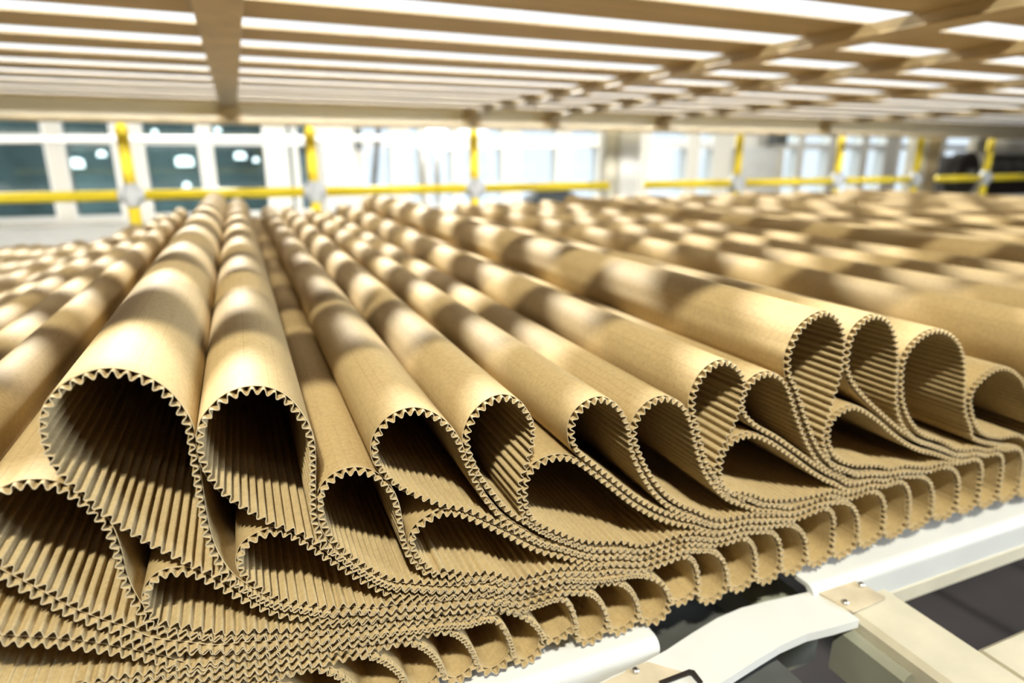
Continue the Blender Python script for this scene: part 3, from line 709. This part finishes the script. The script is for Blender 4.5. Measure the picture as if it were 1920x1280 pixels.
# neighbouring hall behind the dark windows
rx = at(554, 300, y=14)[0] + .02
hall = MB()
hall.box(-11, rx + .9, 9.6, 9.75, 0, Z(.93))
hall.box(-11.1, -11, WY + .16, 9.75, 0, Z(.93))
hall.box(rx, rx + .1, WY + .17, 9.6, 0, Z(.93))
struct('wall_rear', hall, M['teal_wall'])
struct('ceiling', MB().box(-11, rx + .1, WY + .17, 9.75, Z(.93), Z(.95)), M['teal_wall'])
LP = [(140, 300, .17), (345, 296, .19), (190, 286, .09), (450, 288, .13), (480, 298, .07), (388, 300, .09), (350, 345, .08), (545, 285, .08), (290, 246, .06), (408, 242, .07)]
seen_w = ['large round', 'largest square-ish', 'oval', 'bright oval', 'small low', 'faint', 'small lower', 'single narrow-window', 'tiny upper left', 'tiny upper middle']
for (px, py, r_), w_ in zip(LP, seen_w):
    p = at(px, py, y=9.2 / D)
    rt = empty('hall_lamp', (p[0], p[1], p[2]), '%s glowing lamp in the next hall seen through the dark windows' % w_, 'lamp', 'lamps in the next hall')
    MB().tube([(p[0], p[1], p[2] + .02), (p[0], p[1], p[2] + .0), (p[0], p[1], p[2] - r_ * .5)], [r_ * .22, r_ * .5, r_ * .52], 20).build('lamp_shade', M['lamp'], rt, True)
    if py != 345: MB().tube([(p[0], p[1], p[2] + .02), (p[0], p[1], Z(.93))], .01, 8).build('stem', M['dark_steel'], rt)
    else: MB().tube([(p[0] - .0, p[1], p[2] - r_ * .5), (p[0], p[1], 0)], .01, 8).build('stem', M['dark_steel'], rt)

# pale cabinet-like panels between the windows
def panel(name, px0, px1, py0, py1, y, depth, m, label, cat):
    a = at(px0, py0, y=y); b = at(px1, py1, y=y)
    o = MB().box(a[0], b[0], a[1], a[1] + depth, b[2], a[2], .006).build(name, M[m])
    return tag(o, label, cat)
panel('wall_cabinet', 600, 676, 244, 420, 13.6, .18, 'white_metal', 'white flat cabinet panel between two pale windows, right of the second yellow post', 'cabinet')
panel('wall_cabinet', 1392, 1446, 275, 390, 13.6, .18, 'white_metal', 'white flat cabinet panel between windows right of the column', 'cabinet')
panel('junction_box', 668, 680, 236, 281, 13.3, .12, 'dark_steel', 'small dark junction box beside the white cabinet, up by the girder', 'box')
panel('junction_box', 1455, 1476, 246, 272, 13.3, .12, 'dark_steel', 'small dark device hanging above the windows right of the column', 'box')
a = at(711, 215, y=13); b = at(701, 346, y=13); b = a + (b - a) * (a[2] / (a[2] - b[2]))
o = MB().tube([a, b], .028, 12).build('hanging_strut', M['dark_steel'], None, True)
tag(o, 'thin dark slanted strut in front of the pale windows', 'strut')

# thin white guard frames with round corners
def guard(pts, label):
    P = [at(x_, y_, y=10.5) for x_, y_ in pts]
    for e_, n_ in ((0, 1), (-1, -2)):
        P[e_] = np.array([P[n_][0], P[e_][1], 0.0])
    out = [P[0]]
    for k in range(1, len(P) - 1):
        u = (P[k - 1] - P[k]); u /= np.linalg.norm(u); v = (P[k + 1] - P[k]); v /= np.linalg.norm(v)
        A = P[k] + u * .14; B = P[k] + v * .14
        for t in np.linspace(0, 1, 7):
            out.append(A * (1 - t) ** 2 + 2 * P[k] * t * (1 - t) + B * t * t)
    out.append(P[-1])
    o = MB().tube(out, .020, 12).build('white_guard_frame', M['white_frame'], None, True)
    tag(o, label, 'guard frame')
guard([(-160, 430), (-180, 264), (792, 259), (800, 420)], 'white tubular guard frame with rounded corner, left one before the windows')
guard([(822, 420), (818, 276), (1190, 271), (1186, 420)], 'white tubular guard frame with rounded corner, right one before the windows')

# columns
def column(px0, px1, y, name, label, m, depth=.2):
    a = at(px0, 300, y=y)[0]; b = at(px1, 300, y=y)[0]
    r = empty(name, ((a + b) / 2, y * D, 0), label, 'column')
    MB().box(a, b, y * D, y * D + depth, 0, Z(.645), .012).build('shaft', M[m], r)
    return r, a, b
r, a, b = column(1163, 1202, 9.3, 'steel_column', 'pale grey square column right of the middle windows', 'white_frame')
MB().box(a - .11, a - .004, 9.3 * D + .03, 9.3 * D + .12, 0, Z(.645), .006).build('cable_duct', M['cream_metal'], r)
r, a, b = column(1738, 1762, 9.3, 'steel_column', 'dark brown narrow column at the right near the machine', 'beam')
MB().box(a - .16, a - .004, 9.3 * D, 9.3 * D + .1, 0, Z(.645), .006).build('cable_duct', M['cream_metal'], r)

# dark machine at the far right
mr = empty('black_machine', (at(1880, 330, y=9.2)[0], 9.4 * D, 0), 'black machine with a pale top panel at the far right end of the conveyor', 'machine')
a = at(1846, 292, y=9.2); b = at(2060, 420, y=9.2)
MB().box(a[0], b[0], 9.2 * D, 10.2 * D, 0, a[2], .02).build('body', M['machine'], mr)
for kx in (1858, 1884, 1910, 1936):
    c0 = at(kx, 302, y=9.15); c1 = at(kx + 14, 338, y=9.15)
    MB().box(c0[0], c1[0], 9.12 * D, 9.2 * D, c1[2], c0[2], .01).build('cover', M['dark_steel'], mr)
a2 = at(1852, 253, y=9.3); a2[2] = min(a2[2], Z(.39)); b2 = at(2060, 291, y=9.3)
MB().box(a2[0], b2[0], 9.3 * D, 9.6 * D, a[2] + .002, a2[2], .01).build('top_panel', M['white_metal'], mr)
a3 = at(1836, 250, y=9.1); b3 = at(1847, 300, y=9.1)
MB().box(a3[0], b3[0], 9.1 * D, 9.3 * D, 0, Z(.39), .01).build('upright', M['cream_metal'], mr)
p = at(1815, 326, y=8.8)
rr = MB()
th_ = np.linspace(0, 2 * math.pi, 33)[:-1]
rr.prism([(p[0] + .16 * math.cos(t), p[1], p[2] + .2 * math.sin(t)) for t in th_], (0, .12, 0))
wh = rr.build('hand_wheel', M['machine'], mr)
rr2 = MB().tube([(p[0], p[1] - .05, p[2]), (p[0], p[1] + .0, p[2])], .05, 16).build('hub', M['dark_steel'], None, True)
rr2.parent = wh; rr2.location = tuple(-np.array(mr.location))

# dark domed cover behind the web
p = at(1034, 382, y=8.0)
dm = MB()
prof = [(.20, -.02), (.195, .01), (.17, .045), (.12, .075), (.06, .09), (.01, .093)]
dm.tube([(p[0], p[1], p[2] + z_) for _, z_ in prof], [r_ for r_, _ in prof], 28)
dm.tube([(p[0], p[1], 0.02), (p[0], p[1], p[2] - .02)], .05, 12)
o = dm.build('domed_cover', M['dome'], None, True)
tag(o, 'small dark domed cover on a stem behind the web, before the middle windows', 'cover')

# ---------------------------------------------------------------- conveyor frame under the near edge
def side_rail(x0, x1, label):
    r_ = .026 * D
    yf, zt_ = .962 * D, Z(-1.024)
    root = empty('conveyor_side_rail', ((x0 + x1) / 2 * D, 1.02 * D, Z(-1.12)), label, 'rail', 'white side rails under the near edge of the web')
    prof = [(1.16 * D, zt_)]
    for t in np.linspace(0, 1, 7):
        a_ = math.pi / 2 * t
        prof.append((yf + r_ - r_ * math.sin(a_), zt_ - r_ + r_ * math.cos(a_)))
    prof += [(yf, Z(-1.115)), (yf + .008 * D, Z(-1.120)), (yf + .008 * D, Z(-1.06)), (yf + .03 * D, zt_ - .012 * D), (1.16 * D, zt_ - .012 * D)]
    o = MB().prism([(x0 * D, y_, z_) for y_, z_ in prof], ((x1 - x0) * D, 0, 0)).build('rail_cover', M['white_metal'], root)
    MB().box(x0 * D, x1 * D, yf - .004 * D, yf + .008 * D, Z(-1.160), Z(-1.1165)).build('lower_strip', M['cream_metal'], root)
    return root
side_rail(-4.0, 0.757, 'rounded white side rail under the left part of the web, ending in a square corner')
side_rail(1.215, 12.0, 'rounded white side rail under the right part of the web, reaching to the picture edge')
o = MB().box(-4 * D, 12 * D, 1.17 * D, 5.9 * D, Z(-1.055), Z(-1.03)).build('conveyor_bed', M['dark_steel'])
tag(o, 'flat dark conveyor bed hidden under the cardboard web', 'conveyor bed'); bed = o

def cross(x0, x1, y0, y1, z0, z1, m, label, b=.006):
    o = MB().box(x0 * D, x1 * D, y0 * D, y1 * D, Z(z0), Z(z1), b).build('cross_member', M[m])
    tag(o, label, 'frame member')
    return o
cross(0.80, 1.065, 0.70, 1.16, -1.30, -1.13, 'dark_steel', 'dark grey box member in the gap between the two white rails')
cross(1.15, 1.30, 1.0, 1.5, -1.30, -1.13, 'grey_green', 'grey green box member beside the dark one in the rail gap')
cross(1.262, 1.428, -0.2, 0.925, -1.16, -1.055, 'cream_metal', 'wide cream box beam running towards the camera at the lower right')
cross(1.222, 1.258, 0.72, 0.90, -1.22, -1.08, 'grey_green', 'short grey green side plate along the wide cream beam')
cross(1.432, 3.2, 0.30, 0.705, -1.16, -1.058, 'cream_metal', 'cream cross beam joining the wide beam from the right picture edge')
#cross(2.30, 2.50, -0.2, 2.2, -1.75, -1.55, 'grey_green', 'dim grey beam deep below the right side rail')
#cross(0.90, 0.98, -0.2, 0.8, -1.75, -1.50, 'clamp', 'bluish shiny bar deep below the curved white plate')
cross(0.62, 0.84, -0.2, 0.8, -1.40, -1.25, 'worn_plate', 'olive brown bar under the curved white plate')

# curved white connector plate with its lip, slot and screws
zt_ = -1.046
up = [(1085, 1300), (1150, 1266), (1205, 1243), (1250, 1218), (1300, 1185), (1345, 1158), (1390, 1139), (1440, 1126), (1490, 1115), (1530, 1106)]
lo = [(1572, 1131), (1607, 1158), (1560, 1172), (1510, 1184), (1460, 1206), (1420, 1230), (1380, 1255), (1335, 1284), (1280, 1320), (1180, 1370)]
U_ = [at(x_, y_, z=zt_) for x_, y_ in up]; L_ = [at(x_, y_, z=zt_) for x_, y_ in lo]
cp = empty('connector_plate', tuple(U_[5]), 'curved white sheet metal plate bridging the gap between the two side rails', 'plate')
MB().prism([tuple(p) for p in U_ + L_], (0, 0, -.008 * D)).build('sheet', M['white_metal'], cp)
lip = MB()
Lx = L_[1:]
for k in range(len(Lx) - 1):
    a_, b_ = Lx[k], Lx[k + 1]
    n_ = np.array([-(b_ - a_)[1], (b_ - a_)[0], 0]); n_ /= np.linalg.norm(n_)
    w_ = n_ * .003
    lip.prism([tuple(a_), tuple(b_), tuple(b_ + w_), tuple(a_ + w_)], (0, 0, -.022 * D))
lip.build('lip', M['white_metal'], cp)
br = [at(x_, y_, z=-1.040) for x_, y_ in ((1528, 1106), (1590, 1086), (1604, 1087), (1661, 1119), (1600, 1145), (1572, 1131))]
bk = MB().prism([tuple(p) for p in br], (0, 0, -.006 * D)).build('bracket', M['worn_plate'], None)
tag(bk, 'small worn bracket plate screwed on the right rail beside the curved plate', 'bracket')
bl = [at(x_, y_, z=-1.040) for x_, y_ in ((1085, 1300), (1168, 1262), (1180, 1252), (1215, 1240), (1290, 1262), (1240, 1278), (1180, 1310))]
bk2 = MB().prism([tuple(p) for p in bl], (0, 0, -.006 * D)).build('bracket', M['worn_plate'], None)
tag(bk2, 'small worn bracket plate at the lower left end of the curved plate', 'bracket')
sl = [at(x_, y_, z=-1.0385) for x_, y_ in ((1235, 1276), (1292, 1254), (1302, 1256), (1318, 1277), (1311, 1280), (1297, 1264), (1292, 1263), (1240, 1283))]
s_ = MB().prism([tuple(p) for p in sl], (0, 0, -.003 * D)).build('slot_edge', M['hole'], None)
s_.parent = cp; s_.matrix_parent_inverse = cp.matrix_world.inverted()
s_.location = tuple(-np.array(cp.location))
hs = at(1594, 1152, z=-1.0455)
for k, (px, py, owner, wds) in enumerate(((1191, 1258, bk2, ''), (1614, 1097, bk, ''), (1584, 1130, bk, ''))):
    p = at(px, py, z=-1.0395)
    q = MB().tube([(p[0], p[1], p[2]), (p[0], p[1], p[2] + .0022), (p[0], p[1], p[2] + .0035)], [.0042, .0042, .0022], 18).build('screw', M['screw'], None, True)
    q.parent = owner
    hh = MB().tube([(p[0], p[1], p[2] + .0034), (p[0], p[1], p[2] + .0038)], .0014, 10).build('socket', M['hole'], None)
    hh.parent = q
# support legs down to the hall floor
for x_ in (-3.2, 0.0, 3.6, 7.0, 11.0):
    for y_ in (1.35, 5.6):
        o = MB().box(x_ * D, (x_ + .18) * D, y_ * D, (y_ + .18) * D, 0, Z(-1.056), .004).build('leg', M['grey_green'])
        o.parent = bed
